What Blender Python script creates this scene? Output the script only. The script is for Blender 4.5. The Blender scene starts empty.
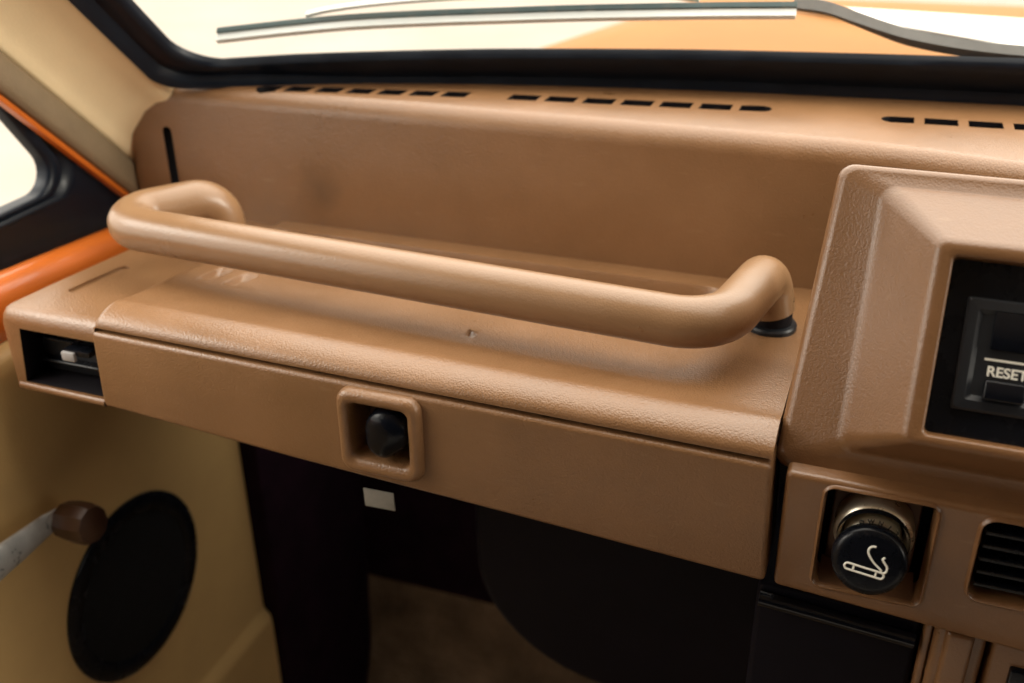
import bpy, bmesh, math, random
from mathutils import Vector, Matrix
random.seed(4)
S = bpy.context.scene
COL = S.collection

# ------------------------------------------------------------------ camera, world, lamps, exposure
cam = bpy.data.cameras.new("camera")
cam.sensor_width = 36.0
cam.lens = 36.0 * 1031.2 / 1024.0
cam.clip_start = 0.01
cam.clip_end = 200
co = bpy.data.objects.new("camera", cam)
COL.objects.link(co)
RT = Vector((0.93910308, 0.3435118, -0.0092222))
DN = Vector((0.14949458, -0.43256302, -0.8891235))
FW = Vector((-0.3094136, 0.83359995, -0.45757442))
m3 = Matrix((RT, -DN, -FW)).transposed()
co.matrix_world = Matrix.Translation((0.0211, -0.3486, 0.2248)) @ m3.to_4x4()
cam.dof.use_dof = True
cam.dof.focus_distance = 0.43
cam.dof.aperture_fstop = 7.5
S.camera = co

W = bpy.data.worlds.new("World")
S.world = W
W.use_nodes = True
W.node_tree.nodes["Background"].inputs[0].default_value = (1.0, 0.93, 0.81, 1)
W.node_tree.nodes["Background"].inputs[1].default_value = 3.2
S.view_settings.view_transform = 'Standard'
S.view_settings.look = 'None'
S.view_settings.exposure = 0.15
S.view_settings.gamma = 1.0


def area(name, loc, target, size, size_y, power, col):
    l = bpy.data.lights.new(name, 'AREA')
    l.shape = 'RECTANGLE'
    l.size, l.size_y, l.energy, l.color = size, size_y, power, col
    o = bpy.data.objects.new(name, l)
    COL.objects.link(o)
    o.location = loc
    d = Vector(target) - Vector(loc)
    o.rotation_euler = d.to_track_quat('-Z', 'Y').to_euler()
    return o


area("windscreen_light", (-0.15, 1.15, 1.55), (-0.15, 0.12, 0.0), 2.8, 2.2, 34, (1.0, 0.94, 0.82))
area("pillar_fill_light", (1.35, 0.25, 0.50), (-0.42, 0.10, 0.10), 0.5, 0.35, 12, (1.0, 0.94, 0.80))  # unseen fill lamp added to brighten the pillar and door trim
area("left_window_light", (-0.74, -0.18, 0.44), (-0.30, 0.06, 0.0), 0.40, 0.34, 3.1, (1.0, 0.95, 0.85))


# ------------------------------------------------------------------ materials
def mat(name, col, rough=0.5, spec=0.5, metal=0.0, coat=0.0, bump=None, mottle=0.0, mottle_scale=30, rough_var=0.0, scuff=0.0):
    m = bpy.data.materials.new(name)
    m.use_nodes = True
    nt = m.node_tree
    b = nt.nodes["Principled BSDF"]
    b.inputs["Base Color"].default_value = (*col, 1)
    b.inputs["Roughness"].default_value = rough
    b.inputs["Metallic"].default_value = metal
    b.inputs["Specular IOR Level"].default_value = spec
    b.inputs["Coat Weight"].default_value = coat
    b.inputs["Coat Roughness"].default_value = 0.06
    tc = nt.nodes.new("ShaderNodeTexCoord")
    N = nt.nodes.new
    L = nt.links.new
    if mottle or scuff or rough_var:
        n1 = N("ShaderNodeTexNoise")
        n1.inputs["Scale"].default_value = mottle_scale
        n1.inputs["Detail"].default_value = 6
        n1.inputs["Roughness"].default_value = 0.62
        L(tc.outputs["Object"], n1.inputs["Vector"])
        cr = N("ShaderNodeMapRange")
        cr.inputs[1].default_value = 0.3
        cr.inputs[2].default_value = 0.7
        cr.inputs[3].default_value = 1 - mottle
        cr.inputs[4].default_value = 1 + mottle
        L(n1.outputs["Fac"], cr.inputs[0])
        mx = N("ShaderNodeVectorMath")
        mx.operation = 'SCALE'
        mx.inputs[0].default_value = col
        L(cr.outputs[0], mx.inputs["Scale"])
        out = mx.outputs[0]
        if scuff:
            # fine dusty speckle and a few long scratches
            mp = N("ShaderNodeMapping")
            mp.inputs["Scale"].default_value = (60, 260, 260)
            mp.inputs["Rotation"].default_value = (0.2, 0.5, 0.6)
            L(tc.outputs["Object"], mp.inputs[0])
            n2 = N("ShaderNodeTexNoise")
            n2.inputs["Scale"].default_value = 1.0
            n2.inputs["Detail"].default_value = 3
            L(mp.outputs[0], n2.inputs["Vector"])
            r2 = N("ShaderNodeMapRange")
            r2.inputs[1].default_value = 0.66
            r2.inputs[2].default_value = 0.80
            r2.inputs[3].default_value = 0.0
            r2.inputs[4].default_value = scuff
            L(n2.outputs["Fac"], r2.inputs[0])
            mm = N("ShaderNodeMix")
            mm.data_type = 'RGBA'
            L(r2.outputs[0], mm.inputs[0])
            L(out, mm.inputs[6])
            mm.inputs[7].default_value = (0.55, 0.40, 0.25, 1)
            out = mm.outputs[2]
        L(out, b.inputs["Base Color"])
        if rough_var:
            r3 = N("ShaderNodeMapRange")
            r3.inputs[1].default_value = 0.3
            r3.inputs[2].default_value = 0.7
            r3.inputs[3].default_value = rough - rough_var
            r3.inputs[4].default_value = rough + rough_var
            L(n1.outputs["Fac"], r3.inputs[0])
            L(r3.outputs[0], b.inputs["Roughness"])
    if bump:
        sc, st, dist = bump
        v = N("ShaderNodeTexVoronoi")
        v.inputs["Scale"].default_value = sc
        v.inputs["Randomness"].default_value = 1.0
        wn = N("ShaderNodeTexNoise")
        wn.inputs["Scale"].default_value = sc * 0.6
        wn.inputs["Detail"].default_value = 3
        L(tc.outputs["Object"], wn.inputs["Vector"])
        L(tc.outputs["Object"], v.inputs["Vector"])
        ad = N("ShaderNodeMath")
        ad.operation = 'MULTIPLY_ADD'
        L(v.outputs["Distance"], ad.inputs[0])
        ad.inputs[1].default_value = -0.7
        L(wn.outputs["Fac"], ad.inputs[2])
        bp = N("ShaderNodeBump")
        bp.inputs["Strength"].default_value = st
        bp.inputs["Distance"].default_value = dist
        L(ad.outputs[0], bp.inputs["Height"])
        L(bp.outputs[0], b.inputs["Normal"])
    return m


TAN = (0.215, 0.109, 0.047)
M = {}
M['dash'] = mat("brown_grained_plastic", TAN, 0.34, 0.65, bump=(1150, 0.36, 0.0005), mottle=0.12, mottle_scale=16, rough_var=0.08, scuff=0.10)
M['pod'] = mat("brown_moulded_plastic", (0.180, 0.087, 0.036), 0.32, 0.65, bump=(1250, 0.20, 0.0005), mottle=0.12, mottle_scale=18, rough_var=0.06, scuff=0.08)
M['handle'] = mat("tan_handle_plastic", (0.255, 0.143, 0.070), 0.33, 0.65, bump=(1000, 0.18, 0.0004), mottle=0.05, mottle_scale=30, rough_var=0.06, scuff=0.08)
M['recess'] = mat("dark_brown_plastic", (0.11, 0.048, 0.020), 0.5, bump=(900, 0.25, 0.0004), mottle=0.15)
M['cream'] = mat("cream_vinyl", (0.84, 0.70, 0.45), 0.45, bump=(700, 0.15, 0.0004), mottle=0.06, mottle_scale=14)
M['seam'] = mat("grey_tan_welt", (0.20, 0.145, 0.085), 0.6, mottle=0.1, mottle_scale=40, bump=(900, 0.4, 0.0006))
M['shading_lining'] = mat("shading_roof_lining", (0.62, 0.54, 0.42), 0.7, mottle=0.05)
M['door'] = mat("ochre_door_vinyl", (0.48, 0.31, 0.125), 0.55, bump=(800, 0.2, 0.0005), mottle=0.08, mottle_scale=12)
M['orange'] = mat("orange_paint", (0.50, 0.115, 0.010), 0.4, coat=0.35, mottle=0.03)
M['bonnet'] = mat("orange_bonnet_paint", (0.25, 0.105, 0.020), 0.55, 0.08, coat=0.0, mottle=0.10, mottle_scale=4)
M['sky_reflection'] = mat("painted_sky_reflection", (0.85, 0.82, 0.74), 0.35, coat=0.3)  # white sky reflection on the bonnet, put into a colour
M['rubber'] = mat("black_rubber", (0.005, 0.008, 0.014), 0.36, 0.22, mottle=0.2, mottle_scale=50, rough_var=0.08)
M['black'] = mat("black_plastic", (0.005, 0.006, 0.009), 0.26, 0.22, mottle=0.2, mottle_scale=60, rough_var=0.06)
M['matt'] = mat("matt_black", (0.004, 0.003, 0.005), 0.7, 0.2, mottle=0.3, mottle_scale=60)
M['gloss'] = mat("gloss_black", (0.004, 0.005, 0.008), 0.2, 0.35, mottle=0.1, mottle_scale=80, rough_var=0.04)
M['latch'] = mat("latch_black", (0.003, 0.004, 0.007), 0.24, 0.16, mottle=0.1, mottle_scale=80)
M['gauge'] = mat("dark_grey_plastic", (0.014, 0.016, 0.020), 0.4, 0.4, mottle=0.15, mottle_scale=80)
M['foot'] = mat("purple_black_felt", (0.013, 0.004, 0.010), 0.9, 0.1, mottle=0.4, mottle_scale=40, bump=(500, 0.5, 0.001))
M['carpet'] = mat("brown_carpet", (0.16, 0.11, 0.07), 0.95, 0.1, mottle=0.45, mottle_scale=18, bump=(350, 0.9, 0.002))
M['heater'] = mat("blue_black_plastic", (0.005, 0.004, 0.008), 0.6, 0.12, mottle=0.2, mottle_scale=30)
M['chrome'] = mat("worn_chrome", (0.88, 0.81, 0.67), 0.30, 0.6, metal=0.75, mottle=0.05, mottle_scale=200, rough_var=0.04)
M['steel'] = mat("brushed_aluminium", (0.52, 0.515, 0.50), 0.34, metal=0.6, mottle=0.2, mottle_scale=120, rough_var=0.1)
M['knob'] = mat("brown_bakelite", (0.055, 0.024, 0.013), 0.35, mottle=0.2, mottle_scale=100)
M['mesh'] = mat("speaker_cloth", (0.006, 0.006, 0.007), 0.85, 0.2, bump=(900, 0.8, 0.001), mottle=0.2)
M['paper'] = mat("pale_label", (0.25, 0.245, 0.225), 0.6, mottle=0.10, mottle_scale=150)
M['print'] = mat("white_print", (0.80, 0.78, 0.70), 0.6)
M['engrave'] = mat("dark_engraving", (0.06, 0.05, 0.04), 0.6)
M['tip'] = mat("grey_white_plastic", (0.34, 0.33, 0.33), 0.45)
M['blade'] = mat("teal_black_rubber", (0.030, 0.062, 0.066), 0.45)
M['spine'] = mat("pale_grey_metal", (0.62, 0.66, 0.65), 0.4, metal=0.0)
M['arm'] = mat("dark_grey_metal", (0.05, 0.049, 0.045), 0.45, metal=0.2, mottle=0.2, mottle_scale=90)
M['ground'] = mat("pale_concrete", (0.32, 0.285, 0.245), 0.8, mottle=0.12, mottle_scale=1.3)

g = bpy.data.materials.new("clear_glass")
g.use_nodes = True
nt = g.node_tree
nt.nodes.clear()
o_ = nt.nodes.new("ShaderNodeOutputMaterial")
mx_ = nt.nodes.new("ShaderNodeMixShader")
tr_ = nt.nodes.new("ShaderNodeBsdfTransparent")
gl_ = nt.nodes.new("ShaderNodeBsdfGlossy")
gl_.inputs["Roughness"].default_value = 0.02
mx_.inputs[0].default_value = 0.05
nt.links.new(tr_.outputs[0], mx_.inputs[1])
nt.links.new(gl_.outputs[0], mx_.inputs[2])
nt.links.new(mx_.outputs[0], o_.inputs[0])
M['glass'] = g



def stained(base, name, centre, radius, amount):
    """copy of a plastic with one soft rubbed-in dirt mark"""
    m = M[base].copy()
    m.name = name
    nt = m.node_tree
    b = nt.nodes["Principled BSDF"]
    src = b.inputs["Base Color"].links[0].from_socket
    tc = nt.nodes.new("ShaderNodeTexCoord")
    mp = nt.nodes.new("ShaderNodeVectorMath")
    mp.operation = 'DISTANCE'
    mp.inputs[1].default_value = centre
    nz = nt.nodes.new("ShaderNodeTexNoise")
    nz.inputs["Scale"].default_value = 70
    nz.inputs["Detail"].default_value = 5
    ad = nt.nodes.new("ShaderNodeMath")
    ad.operation = 'MULTIPLY_ADD'
    mr = nt.nodes.new("ShaderNodeMapRange")
    mr.inputs[1].default_value = radius * 0.3
    mr.inputs[2].default_value = radius * 1.3
    mr.inputs[3].default_value = amount
    mr.inputs[4].default_value = 0.0
    mx = nt.nodes.new("ShaderNodeMix")
    mx.data_type = 'RGBA'
    mx.inputs[7].default_value = (0.05, 0.030, 0.016, 1)
    L = nt.links.new
    L(tc.outputs["Object"], mp.inputs[0])
    L(tc.outputs["Object"], nz.inputs["Vector"])
    L(nz.outputs["Fac"], ad.inputs[0])
    ad.inputs[1].default_value = radius * 0.9
    L(mp.outputs["Value"], ad.inputs[2])
    L(ad.outputs[0], mr.inputs[0])
    L(mr.outputs[0], mx.inputs[0])
    L(src, mx.inputs[6])
    L(mx.outputs[2], b.inputs["Base Color"])
    return m


M['panel'] = stained('dash', "brown_plastic_with_mark", (-0.2925, 0.1675, 0.0234), 0.022, 0.55)

# ------------------------------------------------------------------ helpers
def obj(name, bm, m, parent=None, smooth=True, angle=35):
    bmesh.ops.recalc_face_normals(bm, faces=bm.faces)
    me = bpy.data.meshes.new(name)
    bm.to_mesh(me)
    bm.free()
    ms = m if isinstance(m, (list, tuple)) else [m]
    for k in ms:
        me.materials.append(M[k])
    if smooth:
        me.shade_smooth()
        me.set_sharp_from_angle(angle=math.radians(angle))
    o = bpy.data.objects.new(name, me)
    COL.objects.link(o)
    if parent:
        o.parent = parent
        p, off = parent, Vector((0, 0, 0))
        while p:
            off += p.location
            p = p.parent
        o.location = -off
    return o


def thing(name, loc, label, cat, group=None):
    o = bpy.data.objects.new(name, None)
    o.empty_display_size = 0.02
    COL.objects.link(o)
    o.location = loc
    return tag(o, label, cat, group)


def tag(o, label, cat, group=None):
    o["label"] = label
    o["category"] = cat
    if group:
        o["group"] = group
    return o


def bevel(bm, r, seg=3, angle=30, edges=None):
    es = edges
    if es is None:
        es = [e for e in bm.edges if len(e.link_faces) == 2 and e.calc_face_angle(0) > math.radians(angle)]
    bmesh.ops.bevel(bm, geom=es, offset=r, segments=seg, profile=0.5, affect='EDGES', clamp_overlap=True)


def box(x0, x1, y0, y1, z0, z1, r=0, seg=3, bm=None):
    b = bmesh.new()
    vs = [b.verts.new((x, y, z)) for x in (x0, x1) for y in (y0, y1) for z in (z0, z1)]
    for f in ((0, 1, 3, 2), (4, 6, 7, 5), (0, 4, 5, 1), (2, 3, 7, 6), (0, 2, 6, 4), (1, 5, 7, 3)):
        b.faces.new([vs[i] for i in f])
    bmesh.ops.recalc_face_normals(b, faces=b.faces)
    if r:
        bevel(b, r, seg)
    return join(bm, b)


def join(bm, b):
    if bm is None:
        return b
    me = bpy.data.meshes.new("tmp")
    b.to_mesh(me)
    b.free()
    bm.from_mesh(me)
    bpy.data.meshes.remove(me)
    return bm


def prism(pts, d, bm=None, r=0, seg=3):
    """closed polygon of 3-D points swept along vector d"""
    b = bmesh.new()
    d = Vector(d)
    a = [b.verts.new(p) for p in pts]
    c = [b.verts.new(Vector(p) + d) for p in pts]
    n = len(pts)
    b.faces.new(a)
    b.faces.new(list(reversed(c)))
    for i in range(n):
        b.faces.new((a[i], c[i], c[(i + 1) % n], a[(i + 1) % n]))
    bmesh.ops.recalc_face_normals(b, faces=b.faces)
    if r:
        bevel(b, r, seg)
    return join(bm, b)


def loft(rows, bm=None, closed=False, cap=False):
    b = bmesh.new()
    vr = [[b.verts.new(p) for p in r] for r in rows]
    n = len(rows[0])
    for i in range(len(rows) - 1):
        for j in range(n if closed else n - 1):
            k = (j + 1) % n
            b.faces.new((vr[i][j], vr[i][k], vr[i + 1][k], vr[i + 1][j]))
    if cap:
        b.faces.new(list(reversed(vr[0])))
        b.faces.new(vr[-1])
    return join(bm, b)


def fillet(pts, rad, seg=8):
    out = [Vector(pts[0])]
    for i in range(1, len(pts) - 1):
        p, a, c = Vector(pts[i]), Vector(pts[i - 1]), Vector(pts[i + 1])
        r = rad[i] if isinstance(rad, (list, tuple)) else rad
        u, v = (a - p).normalized(), (c - p).normalized()
        ang = u.angle(v)
        t = min(r / math.tan(ang / 2), 0.49 * (a - p).length, 0.49 * (c - p).length)
        rr = t * math.tan(ang / 2)
        cen = p + (u + v).normalized() * (rr / math.sin(ang / 2))
        s, e = p + u * t - cen, p + v * t - cen
        tot = s.angle(e)
        ax = s.cross(e).normalized()
        for k in range(seg + 1):
            out.append(cen + Matrix.Rotation(tot * k / seg, 3, ax) @ s)
    out.append(Vector(pts[-1]))
    return out


def tube(path, r, n=24, bm=None, cap=True, flat=None, thin=1.0):
    path = [Vector(p) for p in path]
    t0 = (path[1] - path[0]).normalized()
    up = Vector((0, 0, 1)) if abs(t0.z) < 0.9 else Vector((0, 1, 0))
    nn = (up - t0 * up.dot(t0)).normalized()
    rows = []
    for i, p in enumerate(path):
        a = path[max(i - 1, 0)]
        c = path[min(i + 1, len(path) - 1)]
        t = (c - a).normalized()
        nn = (nn - t * nn.dot(t)).normalized()
        bb = t.cross(nn)
        ri = r[i] if isinstance(r, (list, tuple)) else r
        rows.append([p + (nn * math.cos(q) * ri * (flat or 1) + bb * math.sin(q) * ri * thin) for q in [2 * math.pi * k / n for k in range(n)]])
    return loft(rows, bm, closed=True, cap=cap)


def lathe(prof, cen, axis, n=48, bm=None):
    """prof = (radius, height along axis) pairs"""
    ax = Vector(axis).normalized()
    q = Vector((0, 0, 1)).rotation_difference(ax).to_matrix()
    cen = Vector(cen)
    b = bmesh.new()
    rows = []
    for r, h in prof:
        if r < 1e-6:
            rows.append([b.verts.new(cen + ax * h)])
        else:
            rows.append([b.verts.new(cen + q @ Vector((r * math.cos(2 * math.pi * k / n), r * math.sin(2 * math.pi * k / n), h))) for k in range(n)])
    for a, c in zip(rows[:-1], rows[1:]):
        for k in range(n):
            k2 = (k + 1) % n
            if len(a) == 1 and len(c) == 1:
                continue
            if len(a) == 1:
                b.faces.new((a[0], c[k], c[k2]))
            elif len(c) == 1:
                b.faces.new((a[k], a[k2], c[0]))
            else:
                b.faces.new((a[k], a[k2], c[k2], c[k]))
    return join(bm, b)


def rrect(x0, x1, z0, z1, r, seg=6):
    pts = []
    for cx, cz, a0 in ((x1 - r, z1 - r, 0), (x0 + r, z1 - r, 90), (x0 + r, z0 + r, 180), (x1 - r, z0 + r, 270)):
        for k in range(seg + 1):
            a = math.radians(a0 + 90 * k / seg)
            pts.append((cx + r * math.cos(a), cz + r * math.sin(a)))
    return pts


def carve(o, cutter_bm, m, weld=0.0):
    """boolean difference; the cut walls take the material m"""
    bmesh.ops.recalc_face_normals(cutter_bm, faces=cutter_bm.faces)
    me = bpy.data.meshes.new("cut")
    cutter_bm.to_mesh(me)
    cutter_bm.free()
    me.materials.append(M[m])
    c = bpy.data.objects.new("cut", me)
    COL.objects.link(c)
    c.matrix_world = Matrix.Identity(4)
    bpy.context.view_layer.update()
    md = o.modifiers.new("cut", 'BOOLEAN')
    md.object = c
    md.operation = 'DIFFERENCE'
    md.solver = 'EXACT'
    md.material_mode = 'TRANSFER'
    dg = bpy.context.evaluated_depsgraph_get()
    dg.update()
    nm = bpy.data.meshes.new_from_object(o.evaluated_get(dg), depsgraph=dg)
    o.modifiers.clear()
    old = o.data
    o.data = nm
    nm.name = old.name
    bpy.data.meshes.remove(old)
    bpy.data.objects.remove(c)
    bpy.data.meshes.remove(me)
    nm.shade_smooth()
    nm.set_sharp_from_angle(angle=math.radians(35))


def text(name, body, size, mtx, m, parent, extrude=0.0002, bold=0.0, align='LEFT'):
    cu = bpy.data.curves.new(name, 'FONT')
    cu.body = body
    cu.size = size
    cu.extrude = extrude
    cu.offset = bold
    cu.align_x = align
    t = bpy.data.objects.new(name, cu)
    COL.objects.link(t)
    dg = bpy.context.evaluated_depsgraph_get()
    dg.update()
    me = bpy.data.meshes.new_from_object(t.evaluated_get(dg), depsgraph=dg)
    bpy.data.objects.remove(t)
    bpy.data.curves.remove(cu)
    me.transform(mtx)
    me.materials.clear()
    bm = bmesh.new()
    bm.from_mesh(me)
    bpy.data.meshes.remove(me)
    return obj(name, bm, m, parent, smooth=False)


def sstep(a, b, x):
    if a == b:
        return 1.0 if x > a else 0.0
    t = max(0, min(1, (x - a) / (b - a)))
    return t * t * (3 - 2 * t)


def frange(a, b, n):
    return [a + (b - a) * i / n for i in range(n + 1)]


# ------------------------------------------------------------------ setting
def ground():
    bm = bmesh.new()
    vs = [bm.verts.new(p) for p in ((-60, -60, -0.85), (60, -60, -0.85), (60, 90, -0.85), (-60, 90, -0.85))]
    bm.faces.new(vs)
    o = obj("ground", bm, 'ground')
    o["kind"] = "structure"


ground()

# unseen car shell over, behind and beside the cabin, added to block and shape light
bm = box(-0.47, 1.15, -1.25, -0.075, 0.430, 0.460, 0.012)
o = obj("shading_roof", bm, 'shading_lining')
o["kind"] = "structure"
bm = box(-0.47, 1.15, -1.26, -1.22, -0.60, 0.428, 0.01)
bm = box(1.10, 1.15, -1.218, 0.60, -0.60, 0.05, 0.01, 3, bm)
bm = box(1.10, 1.15, -1.218, -0.40, 0.052, 0.428, 0.01, 3, bm)
bm = box(-0.47, -0.445, -1.218, -0.50, -0.60, 0.428, 0.01, 3, bm)
o = obj("wall", bm, 'foot')  # closed panels out of view, added to keep rear and side light out
o["kind"] = "structure"

# footwell: carpeted floor and toe board in one sheet, and the bulkhead behind
bm = loft([[(x, 0.350, -0.400), (x, 0.344, -0.450), (x, 0.338, -0.520), (x, 0.322, -0.565), (x, 0.29, -0.58), (x, -0.6, -0.58)] for x in frange(-0.392, 1.10, 16)])
o = obj("floor", bm, 'carpet')
o["kind"] = "structure"
bm = box(-0.392, 1.10, 0.3455, 0.360, -0.452, 0.02, 0.004)
o = obj("wall", bm, 'foot')
o["kind"] = "structure"

# ------------------------------------------------------------------ windscreen geometry
WC = (0.536, -0.1689, 0.1151, 0.2741)


def ys(x):
    x = max(-0.45, min(0.12, x))
    return ((WC[0] * x + WC[1]) * x + WC[2]) * x + WC[3]


K = math.sqrt(0.5)


def ws(x, t, off=0.0):
    """point on the windscreen: t metres up the glass, off metres outside it"""
    return Vector((x, ys(x) - K * t + K * off, 0.08 + K * t + K * off))


scr = thing("windscreen", (-0.1, 0.26, 0.08), "curved windscreen in a black rubber seal above the dashboard top", "windscreen")
TB = [(-0.40, 0.021), (-0.3714, 0.0204), (-0.31, 0.0254), (-0.195, 0.0309), (-0.083, 0.0345), (0.0225, 0.0366), (0.084, 0.0376), (0.45, 0.038)]


def tin(x):
    for (a, b), (c, d) in zip(TB[:-1], TB[1:]):
        if x <= c:
            return b + (d - b) * max(0, (x - a)) / (c - a)
    return TB[-1][1]


# rubber seal: section swept round the lower edge, the rounded corner and up the left side
XL_OUT, XL_IN = -0.393, -0.372
R_IN = 0.022
path_in, path_out = [], []
for t in frange(0.30, 0.0204 + R_IN, 14):
    path_in.append((XL_IN, t))
    path_out.append((XL_OUT, t))
for k in range(1, 10):
    a = math.pi + (math.pi / 2) * k / 10
    path_in.append((XL_IN + R_IN + R_IN * math.cos(a), 0.0215 + R_IN + R_IN * math.sin(a)))
    path_out.append((XL_OUT + 0.012 + 0.012 * math.cos(a), 0.006 + 0.012 + 0.012 * math.sin(a)))
for x in frange(XL_IN + R_IN, 0.40, 40):
    path_in.append((x, tin(x)))
    path_out.append((x if x > -0.34 else XL_OUT + 0.012 + (x - XL_IN - R_IN) * ((-0.34 - XL_OUT - 0.012) / (-0.34 - XL_IN - R_IN)), -0.0045 + 0.0105 * (1 - sstep(-0.36, -0.27, x))))
rows = []
for (xi, ti), (xo, to) in zip(path_in, path_out):
    # from the outer lip (a fat rounded bead) across a groove to the thin glass lip
    sec = []
    for s, h in ((0.0, 0.002), (-0.03, -0.004), (0.04, -0.0085), (0.15, -0.0105), (0.26, -0.0095), (0.33, -0.0065), (0.37, -0.0035), (0.42, -0.0035), (0.60, -0.0045), (0.85, -0.0050), (0.96, -0.0045), (1.0, -0.002), (1.0, 0.001)):
        sec.append(ws(xo + (xi - xo) * s, to + (ti - to) * s, h))
    rows.append(sec)
obj("rubber_seal", loft(rows), 'rubber', scr, angle=50)
bm = bmesh.new()
rows = []
for x in frange(-0.392, 0.40, 30):
    rows.append([ws(x, t, 0.0) for t in (-0.002, 0.05, 0.10, 0.20, 0.29)])
obj("glass", loft(rows), 'glass', scr)

# ------------------------------------------------------------------ windscreen pillar
pil = thing("windscreen_pillar", (-0.42, 0.16, 0.02), "cream vinyl covered pillar sloping up between windscreen and side window", "pillar")
TT = frange(-0.085, 0.32, 20)


def pilrow(sec, t):
    return [ws(-0.40, t, h) + Vector((x + 0.40, 0, 0)) for x, h in sec]


sec = [(-0.389, 0.002), (-0.3905, -0.004), (-0.394, -0.0068), (-0.402, -0.0085), (-0.411, -0.0125), (-0.419, -0.019), (-0.4245, -0.0235), (-0.4275, -0.028), (-0.4295, -0.0315), (-0.431, -0.0335), (-0.436, -0.0335)]
obj("trim", loft([pilrow(sec, t) for t in TT]), 'cream', pil, angle=60)
sec = [(-0.4355, -0.0330), (-0.4310, -0.0340), (-0.4290, -0.0365), (-0.4290, -0.0480), (-0.431, -0.0520), (-0.437, -0.0525)]
obj("welt", loft([pilrow(sec, t) for t in TT]), 'seam', pil, angle=60)
sec = [(-0.437, -0.0520), (-0.4335, -0.0530), (-0.4328, -0.0545), (-0.4335, -0.0562), (-0.438, -0.0567)]
obj("painted_flange", loft([pilrow(sec, t) for t in TT]), 'orange', pil, angle=60)

# ------------------------------------------------------------------ car door
door = thing("car_door", (-0.41, -0.05, -0.5), "closed car door with ochre trim, round black speaker and an orange painted sill", "door")
# trim panel
prof = [(-0.425, -0.030), (-0.408, -0.030), (-0.4035, -0.0315), (-0.401, -0.035), (-0.400, -0.042), (-0.400, -0.352), (-0.3985, -0.357), (-0.394, -0.362), (-0.3935, -0.368), (-0.3935, -0.52), (-0.425, -0.52)]
rows = []
for y in frange(-0.7, 0.193, 24):
    rows.append([(x, y, z) for x, z in prof])
rows.append([(x - 0.003 if x > -0.42 else x, 0.1955, z) for x, z in prof])
obj("trim_panel", loft(rows, closed=True, cap=True), 'door', door, angle=45)
# painted sill
prof = [(-0.436, -0.004), (-0.424, 0.0015), (-0.418, 0.0015), (-0.4125, -0.001), (-0.4090, -0.006), (-0.4078, -0.013), (-0.409, -0.024), (-0.413, -0.033), (-0.425, -0.036)]
rows = [[(x, y, z + 0.002 - (y - 0.03) * 0.07) for x, z in prof] for y in frange(-0.7, 0.19, 24)]
obj("sill", loft(rows), 'orange', door, angle=70)
# window frame: plate with a rounded quarter opening, following the pillar slope
OPEN = [(-0.60, 0.012), (0.1215, 0.0262), (0.075, 0.0985), (-0.10, 0.318), (-0.60, 0.318)]
op = fillet([Vector((0, *OPEN[4])), Vector((0, *OPEN[0])), Vector((0, *OPEN[1])), Vector((0, *OPEN[2])), Vector((0, *OPEN[3])), Vector((0, *OPEN[4]))], [0, 0.01, 0.014, 0.05, 0.02, 0], 8)[1:-1]
cen = Vector((0, -0.2, 0.12))


def outer(p, d):
    v = (p - cen)
    return p + v.normalized() * d


rows = []
for p in op + [op[0]]:
    r = []
    q1, q2, q3 = outer(p, 0.004), outer(p, 0.016), outer(p, 0.14)
    for q, x in ((p, -0.450), (p, -0.4425), (outer(p, 0.0015), -0.4405), (outer(p, 0.004), -0.4398), (outer(p, 0.008), -0.4400), (outer(p, 0.0105), -0.4420), (outer(p, 0.012), -0.4425), (q2, -0.4400), (outer(p, 0.022), -0.4395), (outer(p, 0.026), -0.4415), (q3, -0.442)):
        r.append((x, q.y, q.z))
    rows.append(r)
obj("window_seal", loft(rows), 'rubber', door, angle=50)
bm = bmesh.new()
bm.faces.new([bm.verts.new((-0.4465, outer(p, 0.001).y, outer(p, 0.001).z)) for p in op])
obj("window_pane", bm, 'glass', door)
# speaker
sp = obj("speaker_grille", lathe([(0.0632, -0.0005), (0.0632, 0.0016), (0.0617, 0.0026), (0.057, 0.0030), (0.0525, 0.0026), (0.0505, 0.0012)], (-0.400, 0.066, -0.229), (1, 0, 0), 64), 'black', door)
obj("speaker_cloth", lathe([(0.0512, 0.0010), (0.04, 0.0022), (0.02, 0.003), (0, 0.0032)], (-0.400, 0.066, -0.229), (1, 0, 0), 64), 'mesh', sp)
# window crank
crk_path = [(-0.380, -0.115, -0.119), (-0.380, -0.06, -0.1215), (-0.3815, -0.025, -0.1235), (-0.383, -0.006, -0.1248), (-0.384, 0.006, -0.1265)]
crk = obj("window_crank", tube(crk_path, [0.0125, 0.0110, 0.0088, 0.0072, 0.0055], 24, thin=0.38), 'steel', door)
bm = lathe([(0, -0.010), (0.0085, -0.010), (0.0105, -0.0085), (0.0118, 0.0), (0.0118, 0.009), (0.0105, 0.0125), (0.006, 0.014), (0, 0.0143)], (-0.372, 0.0060, -0.1275), (0.97, -0.05, 0.1), 10)
obj("crank_knob", bm, 'knob', crk, angle=20)
obj("crank_boss", lathe([(0.017, 0.0), (0.017, 0.009), (0.013, 0.016), (0, 0.018)], (-0.3995, -0.118, -0.098), (1, 0, 0), 32), 'steel', crk)

# kick panel between the door and the bulkhead
kp = obj("kick_panel", box(-0.440, -0.3885, 0.1970, 0.3520, -0.60, -0.03, 0.003), 'foot')
tag(kp, "dark felt kick panel in the footwell beside the door trim", "panel")

# ------------------------------------------------------------------ dashboard
dash = thing("dashboard", (-0.19, 0.10, -0.06), "tan grained plastic dashboard with a long grab handle and a glovebox", "dashboard")

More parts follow.
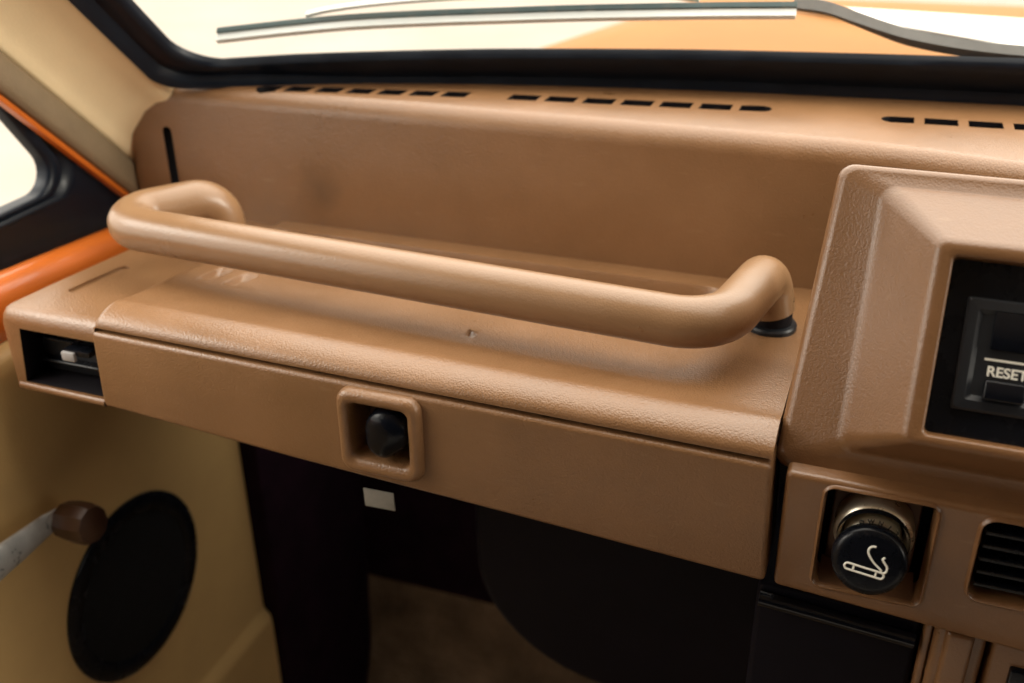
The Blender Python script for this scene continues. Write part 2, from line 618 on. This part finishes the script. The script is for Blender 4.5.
# upper panel with the demister slots
YR, ZT, RR = 0.1675, 0.079, 0.011
XA, XB, RC = -0.4315, 0.40, 0.012
rows = []
xs = [XA + RC * (1 - math.cos(math.pi / 2 * k / 8)) for k in range(9)] + frange(XA + RC + 0.01, XB, 60)
for x in xs:
    u = max(0.0, 1 - (x - XA) / RC)
    dz = RC * (1 - math.sqrt(max(0, 1 - u * u))) * 0.98
    zt = ZT - dz
    yr = YR + 0.006 * u * u * u
    yf = max(ys(x) + 0.006, yr + 0.014)
    yr -= 0.018 * sstep(0.0, 0.12, x) * 0.9          # the panel comes a little nearer behind the console
    r = [(x, yf, -0.03), (x, yr, -0.03), (x, yr, zt - RR)]
    for k in range(1, 8):
        a = math.pi / 2 * k / 8
        r.append((x, yr + RR * (1 - math.cos(a)), zt - RR + RR * math.sin(a)))
    r += [(x, yr + RR, zt), (x, yr + RR + (yf - yr - RR) * 0.5, zt), (x, yf, zt)]
    rows.append(r)
up = obj("upper_panel", loft(rows, closed=True, cap=True), 'panel', dash)
cut = None


def slots(x0, x1, n, gap, ya, yb, round_end=None, round_start=None):
    global cut
    w = (x1 - x0 + gap) / n
    for i in range(n):
        a, b = x0 + w * i, x0 + w * (i + 1) - gap
        y0 = ya + (yb - ya) * ((a - x0) / (x1 - x0))
        y1 = ya + (yb - ya) * ((b - x0) / (x1 - x0))
        h = 0.0062
        if i == n - 1 and round_end:
            pts = [(a, y0 - h), (b - h, y1 - h)] + [(b - h + h * math.sin(q), y1 - h * math.cos(q)) for q in frange(0.3, 2.84, 6)] + [(b - h, y1 + h), (a, y0 + h)]
        elif i == 0 and round_start:
            pts = [(a + h, y0 + h)] + [(a + h - h * math.sin(q), y0 + h * math.cos(q)) for q in frange(0.3, 2.84, 6)] + [(a + h, y0 - h), (b, y1 - h), (b, y1 + h)]
        else:
            pts = [(a, y0 - h), (b, y1 - h), (b, y1 + h), (a, y0 + h)]
        cut = prism([(x, y, ZT - 0.016) for x, y in pts], (0, 0, 0.03), cut)


slots(-0.3355, -0.2085, 7, 0.0045, 0.1790, 0.2015, round_start=True)
slots(-0.1840, -0.0385, 7, 0.0045, 0.2045, 0.2225, round_end=True)
slots(0.0180, 0.1635, 7, 0.0050, 0.2215, 0.2325, round_start=True, round_end=True)
# upright slot near the left end of the rear face
cut = prism([(x, YR - 0.01, z) for x, z in rrect(-0.4005, -0.3940, 0.002, 0.053, 0.0031)], (0, 0.026, 0), cut)
carve(up, cut, 'matt')

# parcel shelf: a lid with a rounded front lip and a shallow moulded tray
SX0, SX1 = -0.3225, -0.0008


def tilt(x, y):
    return 0.0050 * max(0.0, -x / 0.33) * max(0.0, 1 - y / 0.1675)



def shelf_z(x, y):
    z = 0.0078 * (1 - min(1.0, max(0.0, (y - 0.014) / 0.095))) + 0.0004
    # tray
    back = sstep(0.1535, 0.1515, y) if False else 1 - sstep(0.1510, 0.1535, y)
    front = 1.0
    left = sstep(-0.319, -0.313 + 0.055 * (1 - sstep(0.03, 0.15, y)), x)
    xr = -0.050 + 0.010 * math.sin(min(1, max(0, (y - 0.04) / 0.11)) * math.pi)
    right = 1 - sstep(xr - 0.012, xr + 0.004, x)
    z -= (0.0014 * sstep(0.018, 0.070, y) + 0.0085 * sstep(0.090, 0.150, y)) * back * front * left * right
    # two moulded dimples near the left end, and a moulding pip
    for cx in (-0.3040, -0.2885):
        u = max(abs(x - cx) / 0.0046, abs(y - 0.072) / 0.011)
        z -= 0.0030 * (1 - sstep(0.6, 1.0, u))
    d = max(abs(x + 0.1483) + 0.5 * abs(y - 0.0515), abs(y - 0.0515))
    z += 0.0032 * (1 - sstep(0.0, 0.0036, d))
    return z


ysr = [0.0, 0.0008, 0.002, 0.004, 0.0065, 0.009, 0.0115, 0.014, 0.0165, 0.019, 0.022, 0.026] + frange(0.029, 0.149, 44) + [0.1505, 0.1512, 0.152, 0.1528, 0.1536, 0.1545, 0.156, 0.160, 0.1675]
xsr = [SX0, SX0 + 0.001, SX0 + 0.0025] + frange(SX0 + 0.004, -0.284, 44) + frange(-0.280, -0.158, 24)[1:] + frange(-0.156, -0.136, 20) + frange(-0.131, -0.085, 8) + frange(-0.080, SX1, 46)
rows = []
for x in xsr:
    e = max(0, 1 - (x - SX0) / 0.004)
    dz0 = 0.004 * (1 - math.sqrt(max(0, 1 - e * e)))
    q0 = tilt(x, 0)
    r = [(x, 0.012, 0.0012 + q0), (x, -0.0014, 0.0008 + q0)]
    for y in ysr:
        z = shelf_z(x, y) + 0.0012 * (1 - sstep(0.014, 0.024, y))
        dz = dz0 * (1 - 0.75 * sstep(0.02, 0.06, y))
        if y < 0.016:
            q_ = 1 - min(1.0, y / 0.0155)
            z = 0.0022 + 0.0072 * (1 - q_ ** 2.1) ** 0.62
            if y > 0.0152:
                z = 0.0094
        r.append((x, y - 0.0014 * (1 - min(1, y / 0.012)), z - dz + tilt(x, y)))
    r.append((x, 0.1675, -0.02))
    r.append((x, 0.03, -0.02))
    rows.append(r)
obj("parcel_shelf", loft(rows, closed=True, cap=True), 'dash', dash, angle=40)

# side section at the left end, with the side air vent in its front
prof = [(0.0, -0.0395), (0.0, 0.0), (0.0012, 0.0035), (0.004, 0.0058), (0.008, 0.0064), (0.04, 0.0042), (0.10, -0.0005), (0.168, -0.0030), (0.168, -0.0395)]
rows = []
for x, dn in ((-0.3885, 0.007), (-0.3878, 0.0035), (-0.386, 0.001), (-0.383, 0.0), (-0.36, 0), (-0.3245, 0)):
    rows.append([(x + (0.0045 * (1 - y / 0.168) if x < -0.35 else 0), y + dn * 0.5 * (1 if y < 0.01 else 0), z - (dn if z > -0.02 else -dn * 0.3) - (0.000 if z > -0.02 else 0.0)) for y, z in prof])
end = obj("end_section", loft(rows, closed=True, cap=True), 'dash', dash, angle=40)
cut = prism([(-0.3715 if z > -0.02 else -0.3755, -0.02, z) for z in (-0.0035, -0.0345)] + [(-0.320, -0.02, -0.0345), (-0.320, -0.02, -0.0035)], (0, 0.062, 0))
cut = prism([(x, y, 0.0020 - (y - 0.05) * 0.075) for x, y in rrect(-0.3670, -0.3600, 0.030, 0.074, 0.0034)], (0, 0, 0.02), cut)
carve(end, cut, 'matt')
# the floor of the moulded groove is dashboard plastic like the rest
for p in end.data.polygons:
    if p.center.z + end.location.z + dash.location.z > -0.002 and p.center.y > 0.02 and len(end.data.materials) > 1:
        p.material_index = 0
# rim below the vent
rows = []
for x in frange(-0.3800, -0.3265, 10):
    zz = -0.0362 - (x + 0.382) * 0.012
    rows.append([(x, -0.0010 + 0.0020 * (1 - math.cos(a)) - 0.0004, zz - 0.0012 + 0.0022 * math.sin(a)) for a in frange(-1.9, 1.9, 8)] + [(x, 0.012, zz - 0.006), (x, 0.012, zz)])
obj("vent_rim", loft(rows, closed=True, cap=True), 'dash', end, angle=50)
v = obj("air_vent", box(-0.3735, -0.3225, 0.014, 0.038, -0.0333, -0.0050, 0.001), 'gauge', dash)
bm = None
for zc in (-0.0125, -0.0255):
    bm = box(-0.372, -0.324, 0.009, 0.0145, zc - 0.0007, zc + 0.0007, 0.0004, 1, bm)
obj("vane", bm, 'black', v)
bm = box(-0.3455, -0.3395, -0.001, 0.010, -0.0142, -0.0112, 0.0006, 2)
obj("lever", box(-0.3470, -0.3310, 0.0005, 0.013, -0.0140, -0.0110, 0.0005, 2), 'black', v)
bm.free()
obj("lever_tip", box(-0.3472, -0.3392, -0.0012, 0.0010, -0.0168, -0.0118, 0.0007, 2), 'tip', v)

# glovebox door
pts = [(-0.3235, -0.0030, 0.0036), (-0.0006, -0.0030, -0.0014), (0.0022, -0.0030, -0.0580), (-0.10, -0.0030, -0.0520), (-0.22, -0.0030, -0.0455), (-0.3255, -0.0030, -0.0378)]
bm = prism(pts, (0, 0.020, 0))
bevel(bm, 0.0022, 4)
gb = obj("glovebox_door", bm, 'dash', dash, angle=50)
BX0, BX1, BZ0, BZ1 = -0.1895, -0.1490, -0.0425, 0.0003
IX0, IX1, IZ0, IZ1 = -0.1835, -0.1550, -0.0352, -0.0062
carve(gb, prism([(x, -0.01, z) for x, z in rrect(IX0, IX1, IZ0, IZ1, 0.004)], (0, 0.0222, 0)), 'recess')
# bezel ring: rounded square, soft outer shoulder, recessed inner wall
rows = []
N = 7
for inset, y, r in ((0.0, -0.0026, 0.0065), (0.0001, -0.0052, 0.0065), (0.0008, -0.0070, 0.0062), (0.0020, -0.0080, 0.0058), (0.0036, -0.0080, 0.0050)):
    rows.append([(x, y, z) for x, z in rrect(BX0 + inset, BX1 - inset, BZ0 + inset, BZ1 - inset, r, N)])
for inset, y, r in ((-0.0010, -0.0074, 0.0042), (-0.0001, -0.0060, 0.0036), (0.0006, 0.0, 0.0034), (0.0009, 0.0105, 0.0032)):
    rows.append([(x, y, z) for x, z in rrect(IX0 + inset, IX1 - inset, IZ0 + inset, IZ1 - inset, r, N)])
bz = obj("latch_bezel", loft(rows, closed=True), 'dash', gb, angle=60)
# round turn knob with a thumb grip
kx, kz = -0.1665, -0.0190
base = []


def ray_circle(ux, uz, cx_, cz_, rad):
    bq = ux * cx_ + uz * cz_
    dq = bq * bq - (cx_ * cx_ + cz_ * cz_ - rad * rad)
    return bq + math.sqrt(dq) if dq > 0 else 0.0


for k in range(72):
    a = 2 * math.pi * k / 72
    ux, uz = math.cos(a), math.sin(a)
    # outline: a round head with a thumb lobe below its left side, softly merged
    r1 = ray_circle(ux, uz, 0.0006, 0.0012, 0.0106)
    r2 = max(ray_circle(ux, uz, -0.0026 * w_, -0.0060 * w_, 0.0074 + 0.0014 * (1 - w_)) for w_ in (0.4, 0.6, 0.8, 1.0))
    rad = (r1 ** 9 + r2 ** 9) ** (1 / 9)
    base.append((rad * ux, rad * uz))
rows = []
for sc, y in [(1.0, 0.0112), (1.0, -0.0035)] + [((1 - t_ ** 2.6) ** (1 / 2.6), -0.0035 - 0.0070 * t_) for t_ in (0.2, 0.35, 0.5, 0.62, 0.73, 0.82, 0.89, 0.94, 0.97, 0.99, 0.998)]:
    rows.append([(kx + 0.0006 + x * sc, y, kz + z * sc) for x, z in base])
bm = loft(rows, closed=True, cap=True)
obj("latch_knob", bm, 'latch', gb, angle=40)

# grab handle
HR = 0.0115
hp = [(-0.3265, 0.117, 0.001), (-0.3270, 0.117, 0.0325), (-0.3715, 0.0620, 0.0315), (-0.0330, 0.0490, 0.0285), (-0.0215, 0.1140, 0.0285), (-0.0180, 0.1155, 0.0095)]
pth = fillet(hp, [0, 0.017, 0.021, 0.024, 0.0165, 0], 10)
# extra rings along the long bar
full = []
for a, b in zip(pth[:-1], pth[1:]):
    n = max(1, int((b - a).length / 0.012))
    full += [a + (b - a) * k / n for k in range(n)]
full.append(pth[-1])
gh = obj("grab_handle", tube(full, HR, 32), 'handle', dash, angle=60)
for x, y, z in ((-0.0172, 0.1158, 0.0), (-0.3275, 0.117, 0.0)):
    obj("mount_sleeve", lathe([(0.0098, -0.004), (0.0098, 0.0165)], (x, y, z), (0, 0, 1), 32), 'matt', gh)
    obj("mount_flange", lathe([(0.0122, -0.003), (0.0124, 0.0026), (0.0117, 0.0036), (0.0096, 0.0039)], (x, y, z), (0, 0, 1), 32), 'gauge', gh)

# structure behind the lid: the dark glovebox tub, seen in the seams and from below
obj("glovebox_tub", box(-0.322, -0.004, 0.0185, 0.160, -0.034, -0.022, 0.002), 'matt', dash)
bm = prism([(-0.3235, 0.018, 0.0025), (0.0, 0.018, -0.0025), (0.0022, 0.018, -0.054), (-0.325, 0.018, -0.034)], (0, 0.010, 0))
obj("inner_lip", bm, 'matt', dash)

# ------------------------------------------------------------------ centre console
con = thing("centre_console", (0.12, 0.06, -0.14), "brown centre console with a bulky chamfered clock housing right of the glovebox", "console")
pts = [(0.0048, 0.0, -0.0045), (0.36, 0.0, -0.0068), (0.36, 0.0, -0.083), (0.10, 0.0, -0.0672), (0.0055, 0.0, -0.0606)]
bm = prism(pts, (0, 0.150, 0))
bevel(bm, 0.0024, 4)
cp = obj("lower_panel", bm, 'pod', con, angle=45)
LX0, LX1, LZ0, LZ1 = 0.0205, 0.0612, -0.0550, -0.0078
cut = None
cut = prism([(x, -0.01, z) for x, z in rrect(LX0, LX1, LZ0, LZ1, 0.0035)], (0, 0.038, 0))
cut = prism([(x, -0.01, z) for x, z in rrect(0.0770, 0.1400, -0.0455, -0.0085, 0.005)], (0, 0.032, 0), cut)
cut = prism([(x, -0.01, z) for x, z in rrect(0.1560, 0.2200, -0.0455, -0.0085, 0.005)], (0, 0.032, 0), cut)
carve(cp, cut, 'matt')
bm = box(LX0 + 0.0032, LX1 - 0.0042, 0.0140, 0.0170, LZ0 + 0.001, LZ1 - 0.0008, 0.001)
bm = prism([(LX0 + 0.0020, 0.0012, LZ0 + 0.0004), (LX0 + 0.0020, 0.0150, LZ0 + 0.0004), (LX0 + 0.0020, 0.0150, LZ0 + 0.0040)], (LX1 - LX0 - 0.0045, 0, 0), bm)
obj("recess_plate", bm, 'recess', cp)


def rim(x0, x1, z0, z1, r, w, name, h=0.0012):
    rr = []
    for ins, y, q in ((-w, 0.0006, r + w), (-w * 0.7, -h * 0.7, r + w * 0.7), (-w * 0.3, -h, r + w * 0.3), (-0.0, -h * 0.6, r), (0.0003, 0.0012, r), (0.0006, 0.012, r)):
        rr.append([(x, y, z) for x, z in rrect(x0 + ins, x1 - ins, z0 + ins, z1 - ins, max(q, 0.001), 6)])
    return obj(name, loft(rr, closed=True), 'pod', cp, angle=70)


rim(LX0, LX1, LZ0, LZ1, 0.0035, 0.0016, "recess_rim")
rim(0.0770, 0.1400, -0.0455, -0.0085, 0.005, 0.0018, "vent_rim", 0.0018)
rim(0.1560, 0.2200, -0.0455, -0.0085, 0.005, 0.0018, "vent_rim", 0.0018)


def louvres(x0, x1):
    v = obj("air_vent", box(x0 + 0.0010, x1 - 0.0010, 0.0120, 0.0205, -0.0448, -0.0092, 0.002), 'matt', con)
    for z in (-0.0145, -0.0205, -0.0265, -0.0325, -0.0385):
        bm = prism([(x0 + 0.0012, -0.0005, z + 0.0004), (x0 + 0.0012, 0.0125, z - 0.0022), (x0 + 0.0012, 0.0125, z - 0.0038), (x0 + 0.0012, -0.0005, z - 0.0012)], (x1 - x0 - 0.0024, 0, 0), None, 0.0004, 1)
        obj("slat", bm, 'black', v)


louvres(0.0770, 0.1400)
louvres(0.1560, 0.2200)

# instrument housing, a truncated pyramid leaning back by 25 degrees
TH = math.radians(25)
U3 = Vector((0, math.sin(TH), math.cos(TH)))
N3 = Vector((0, -math.cos(TH), math.sin(TH)))
P0 = Vector((0, 0.012, 0))


def pp(x, s, off):
    return P0 + Vector((x, 0, 0)) + U3 * s + N3 * off


XR = 0.30
LEV = [  # xl_bottom, xl_top, s_bottom, s_top, x_right inset, offset, corner radius
    (0.0052, 0.0110, 0.000, 0.102, 0.000, -0.0600, 0.006),
    (-0.0010, 0.0062, -0.0090, 0.1128, 0.000, -0.0045, 0.006),
    (-0.0006, 0.0066, -0.0086, 0.1126, 0.001, -0.0015, 0.006),
    (0.0008, 0.0078, -0.0074, 0.1118, 0.003, 0.0008, 0.0055),
    (0.0030, 0.0098, -0.0054, 0.1100, 0.005, 0.0018, 0.005),
    (0.0205, 0.0220, 0.0010, 0.1056, 0.020, 0.0018, 0.006),
    (0.0232, 0.0244, 0.0030, 0.1046, 0.022, 0.0038, 0.006),
    (0.0252, 0.0264, 0.0044, 0.1026, 0.024, 0.0058, 0.006),
    (0.0420, 0.0434, 0.0114, 0.0862, 0.041, 0.0280, 0.004),
    (0.0434, 0.0444, 0.0122, 0.0848, 0.042, 0.0295, 0.0035),
    (0.0450, 0.0458, 0.0132, 0.0834, 0.0435, 0.0302, 0.003),
    (0.0486, 0.0492, 0.0152, 0.0806, 0.047, 0.0302, 0.0025),
    (0.0494, 0.0500, 0.0158, 0.0800, 0.048, 0.0299, 0.002),
    (0.0498, 0.0504, 0.0162, 0.0796, 0.0485, 0.0290, 0.002),
    (0.0504, 0.0510, 0.0166, 0.0792, 0.049, 0.0190, 0.002),
]
rows = []
for xb, xt, sb, st, xi, off, rad in LEV:
    row = []
    seg = 6
    for cx, cs, a0, base in ((XR - xi - rad, st - rad, 0, None), (xt + rad, st - rad, 90, None), (xb + rad, sb + rad, 180, None), (XR - xi - rad, sb + rad, 270, None)):
        for k in range(seg + 1):
            a = math.radians(a0 + 90 * k / seg)
            row.append(pp(cx + rad * math.cos(a), cs + rad * math.sin(a), off))
    rows.append(row)
hs = obj("instrument_housing", loft(rows, closed=True), 'pod', con, angle=60)


def slab(x0, x1, s0, s1, o0, o1, r=0.0, seg=2, bm=None):
    b = box(x0, x1, s0, s1, o0, o1, r, seg)
    for v_ in b.verts:
        v_.co = pp(v_.co.x, v_.co.y, v_.co.z)
    return join(bm, b)


du = obj("clock_unit", slab(0.0495, 0.2495, 0.0158, 0.0802, 0.012, 0.0215, 0.0), 'black', con)
# stepped inner frame of the clock
rr = []
for ins, off in ((0, 0.0210), (0.0002, 0.0228), (0.0010, 0.0236), (0.0040, 0.0240), (0.0060, 0.0225)):
    rr.append([pp(x, s, off) for x, s in rrect(0.0575 + ins, 0.150 - ins, 0.0262 + ins, 0.0668 - ins, 0.001, 2)])
bm = loft(rr, closed=True)
bm.faces.new([bm.verts.new(pp(x, s, 0.0226)) for x, s in ((0.0630, 0.0315), (0.145, 0.0315), (0.145, 0.0615), (0.0630, 0.0615))])
obj("inner_frame", bm, 'gauge', du, angle=30)
obj("display_window", slab(0.0672, 0.138, 0.0490, 0.0625, 0.0222, 0.0246, 0.0005), 'gloss', du)
obj("reset_button", slab(0.0672, 0.0805, 0.0312, 0.0382, 0.0222, 0.0262, 0.0008, 3), 'gloss', du)
obj("white_line", slab(0.0662, 0.0960, 0.0450, 0.0458, 0.0222, 0.0230), 'print', du)
bas = Matrix((Vector((1, 0, 0)), U3, N3)).transposed().to_4x4()
text("reset_lettering", "RESET", 0.0050, Matrix.Translation(pp(0.0674, 0.0396, 0.0229)) @ bas, 'print', du, bold=0.00012)

# lower part of the console: black ashtray box, ribbed brown post, dark switch
ash = thing("ashtray", (0.03, 0.05, -0.14), "glossy black ashtray drawer tucked under the lighter panel", "ashtray")
bm = box(-0.0015, 0.0660, 0.016, 0.10, -0.20, -0.0745, 0.003, 3)
obj("body", bm, 'heater', ash)
bm = tube([(0.0000, 0.0125, -0.0790), (0.0640, 0.0125, -0.0835)], 0.0036, 16)
obj("front_lip", bm, 'gloss', ash)
bm = box(0.0670, 0.0700, 0.012, 0.10, -0.20, -0.070, 0.001)
bm = box(0.0705, 0.0905, 0.010, 0.10, -0.20, -0.0655, 0.003, 3, bm)
obj("post", bm, 'pod', con)
bm = box(0.0745, 0.0855, 0.0065, 0.012, -0.20, -0.0705, 0.0022, 3)
obj("post_rib", bm, 'pod', con)
bm = box(0.0925, 0.16, 0.010, 0.10, -0.20, -0.0720, 0.002, 3)
sw = obj("switch_surround", bm, 'pod', con)
bm = box(0.1005, 0.155, 0.0072, 0.0120, -0.20, -0.0830, 0.0010, 2)
obj("switch", bm, 'gloss', con)

# ------------------------------------------------------------------ cigarette lighter
lc = Vector((0.0400, 0.0, -0.0326))
sock = obj("lighter_socket", lathe([(0.0136, 0.0150), (0.0140, 0.0060), (0.0145, 0.0052), (0.0145, 0.0036), (0.0134, 0.0030)], (0, 0, 0), (0, 0, 1), 48), 'black', con)
for v_ in sock.data.vertices:
    pass
# place the socket: its profile runs along -Y
q = Vector((0, 0, 1)).rotation_difference(Vector((0, -1, 0))).to_matrix().to_4x4()
LQ = Matrix.Translation((lc.x + 0.0004, 0.0145, lc.z + 0.0006)) @ q
sock.data.transform(LQ)
bm = lathe([(0.0152, -0.006), (0.0152, 0.0020), (0.0146, 0.0040), (0.0134, 0.0050), (0.0124, 0.0046), (0.0118, 0.0030), (0.0115, -0.004)], (0, 0, 0), (0, 0, 1), 56)
bm.transform(Matrix.Translation((lc.x + 0.0004, 0.0072, lc.z + 0.0006)) @ q)
sock2 = obj("chrome_ring", bm, 'chrome', sock)
bm = bmesh.new()
sock.data.materials[0] = M['black']

cl = thing("cigarette_lighter", (lc.x, 0.0, lc.z - 0.013), "black round cigarette lighter knob with a white smoking cigarette symbol", "lighter")
YK = -0.0100
bm = lathe([(0.0, 0.0), (0.0102, 0.0002), (0.0121, 0.0006), (0.0132, 0.0016), (0.0137, 0.0032), (0.0137, 0.0058), (0.0129, 0.0072), (0.0098, 0.0076)], (lc.x, YK, lc.z), (0, 1, 0), 56)
kb = obj("knob", bm, 'black', cl, angle=50)
# stepped bright barrel between knob and socket
bm = lathe([(0.0092, 0.0070), (0.0092, 0.0098), (0.0106, 0.0104), (0.0109, 0.0116), (0.0109, 0.0180), (0.0100, 0.0190), (0.0100, 0.030)], (lc.x + 0.0002, YK, lc.z), (0, 1, 0), 56)
br = obj("barrel", bm, 'chrome', cl, angle=40)
# lettering punched round the shoulder of the barrel
for k, ch in enumerate("OWN129"):
    a = math.radians(118 - 19 * k)
    r_ = 0.01005
    mt = Matrix.Translation((lc.x + 0.0002 + r_ * math.cos(a), YK + 0.00975, lc.z + r_ * math.sin(a))) @ Matrix.Rotation(a - math.pi / 2, 4, (0, -1, 0)) @ Matrix.Rotation(math.radians(90), 4, 'X')
    text("lettering", ch, 0.0024, mt, 'engrave', br, extrude=0.0004, align='CENTER')
# symbol
def sym(pts, r, bm=None, n=10):
    return tube([(x, YK + 0.0001, z) for x, z in pts], r, n, bm)


cx, cz = -0.00005, 0.0
A = lambda x, z: ((x - 40.49) / 1000 + lc.x, (z + 31.73) / 1000 + lc.z)
bm = None
p0, p1 = Vector(A(33.3, -34.35)), Vector(A(45.0, -35.65))
dv = (p1 - p0).normalized()
nv = Vector((-dv.y, dv.x))
hw = 0.00125
outl = []
for c_, a0 in ((p0, 90), (p1, -90)):
    for k in range(9):
        a = math.radians(a0 + 180 * k / 8)
        outl.append(c_ + dv * math.cos(a) * hw + nv * math.sin(a) * hw)
outl += [outl[0], outl[1]]
bm = sym([tuple(p) for p in outl], 0.00043, bm)
for f_ in (0.17, 0.86):
    c_ = p0 + dv * ((p1 - p0).length * f_)
    bm = sym([tuple(c_ - nv * hw), tuple(c_ + nv * hw)], 0.0004, bm)


def smooth_path(pts, sub=6):
    P = [Vector(p) for p in pts]
    out = []
    for i in range(len(P) - 1):
        a, b, c, d = P[max(i - 1, 0)], P[i], P[i + 1], P[min(i + 2, len(P) - 1)]
        for k in range(sub):
            t = k / sub
            out.append(0.5 * ((2 * b) + (c - a) * t + (2 * a - 5 * b + 4 * c - d) * t * t + (3 * b - a - 3 * c + d) * t ** 3))
    out.append(P[-1])
    return [tuple(p) for p in out]


bm = sym(smooth_path([A(42.0, -24.8), A(40.7, -24.9), A(39.7, -26.0), A(39.8, -28.0), A(41.9, -30.9), A(44.3, -32.9), A(45.2, -33.8)]), 0.00043, bm)
bm = sym(smooth_path([A(45.6, -28.2), A(45.0, -29.3), A(45.9, -30.6), A(46.9, -32.0), A(46.7, -33.9), A(45.4, -34.5)]), 0.00043, bm)
obj("cigarette_symbol", bm, 'print', kb)
# the knob sits tilted up a little towards the seats
KT = Matrix.Translation((lc.x, YK + 0.004, lc.z - 0.0006)) @ Matrix.Rotation(math.radians(-14), 4, 'X') @ Matrix.Scale(1.03, 4) @ Matrix.Translation((-lc.x, -YK - 0.004, -lc.z))
for o in [kb] + list(kb.children):
    o.data.transform(KT)
# the barrel hangs a little loose in its socket, the knob lower than the ring
TL = Matrix.Translation((0, 0, 0.0030))
for o in [sock, sock2]:
    o.data.transform(TL)
for o in [br] + list(br.children):
    o.data.transform(Matrix.Translation((0, 0, 0.0022)))

# ------------------------------------------------------------------ under the dashboard
ht = prism([(-0.1795, 0.120, -0.066), (0.30, 0.120, -0.066), (0.30, 0.120, -0.295)] + [(-0.085 - 0.0945 * math.sin(a), 0.120, -0.185 - 0.085 * math.cos(a)) for a in frange(0, math.pi / 2, 12)], (0, 0.222, 0))
bevel(ht, 0.006, 3)
ht = obj("heater_box", ht, 'heater')
tag(ht, "large blue black heater casing with a rounded corner under the glovebox", "heater")
tg = obj("label_tag", box(-0.1882, -0.1720, 0.008, 0.0088, -0.0728, -0.0625, 0.0008, 2), 'paper')
bm = None
tag(tg, "small pale blank tag hanging below the glovebox latch", "tag")
tg.data.transform(Matrix.Translation((-0.18, 0.0084, -0.063)) @ Matrix.Rotation(math.radians(-2), 4, 'Y') @ Matrix.Translation((0.18, -0.0084, 0.063)))

# ------------------------------------------------------------------ outside the windscreen
wp = thing("windscreen_wiper", tuple(ws(-0.2, 0.055, 0.01)), "parked windscreen wiper with a pale metal spine lying across the glass", "wiper")
BL = [(-0.3497, 0.0378), (-0.312, 0.0438), (-0.275, 0.0490), (-0.232, 0.0528), (-0.191, 0.0557), (-0.150, 0.0588), (-0.1086, 0.0615), (-0.070, 0.0640), (-0.032, 0.0660)]
bl = smooth_path([(x, t) for x, t in BL], 3)


def strip(path, prof_):
    rr = []
    for x, t in path:
        rr.append([ws(x, t + a, b) for a, b in prof_])
    return loft(rr, closed=True, cap=True)


bd = obj("blade", strip(bl, [(0.0012, 0.0058), (0.0030, 0.0058), (0.0034, 0.0085), (0.0010, 0.0085)]), 'blade', wp)
obj("spine", strip(bl, [(-0.0022, 0.0015), (0.0012, 0.0015), (0.0014, 0.0056), (-0.0020, 0.0050)]), 'spine', bd)
hl = [(x, t + 0.0075 * math.sin(math.pi * (i / 16)) ** 0.7) for i, (x, t) in enumerate(bl[4:21])]
obj("yoke", strip(hl, [(0.0015, 0.010), (0.0040, 0.010), (0.0038, 0.013), (0.0018, 0.013)]), 'spine', bd)
AR = smooth_path([(-0.034, 0.0665), (-0.018, 0.0635), (-0.004, 0.0560), (0.010, 0.0480), (0.024, 0.0410), (0.042, 0.0355), (0.062, 0.0315), (0.0844, 0.0290), (0.13, 0.026)], 4)
rr = []
for i, (x, t) in enumerate(AR):
    w = 0.0012 + 0.0022 * sstep(4, 20, i)
    rr.append([ws(x, t - w, 0.006), ws(x, t + w, 0.006), ws(x, t + w * 0.7, 0.013), ws(x, t - w * 0.7, 0.013)])
obj("arm", loft(rr, closed=True, cap=True), 'arm', wp)

# bonnet
bon = thing("bonnet", (-0.0, 0.8, -0.02), "orange bonnet with a painted white sky reflection seen through the windscreen", "bonnet")


def bz(x, y):
    return 0.055 - 0.012 * (y - 0.35) - 0.03 * (x - 0.2) ** 2 - 1.0 * max(0, y - 0.78) ** 2


rows = []
for y in frange(0.345, 0.86, 34):
    xl = -0.297 + 0.24 * (y - 0.345)  # left edge cut where the bright reflection begins; pale ground stands in for it
    row = [(xl - 0.035, y, bz(xl, y) - 0.30), (xl - 0.025, y, bz(xl, y) - 0.03), (xl - 0.012, y, bz(xl, y) - 0.006)]
    for k, x in enumerate(frange(xl, 0.9, 40)):
        row.append((x, y, bz(x, y)))
    rows.append(row)
rows.append([(x, y + 0.02, z - 0.35) for x, y, z in rows[-1]])
obj("panel", loft(rows), 'bonnet', bon, angle=60)
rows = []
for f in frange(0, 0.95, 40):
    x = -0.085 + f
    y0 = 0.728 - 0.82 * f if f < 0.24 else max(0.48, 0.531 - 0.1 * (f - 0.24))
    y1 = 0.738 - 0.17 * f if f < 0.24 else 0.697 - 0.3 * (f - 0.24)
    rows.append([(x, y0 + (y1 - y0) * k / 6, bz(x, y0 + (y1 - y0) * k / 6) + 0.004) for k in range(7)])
obj("painted_reflection", loft(rows), 'sky_reflection', bon)  # sheet standing in for the bright sky reflected in the bonnet
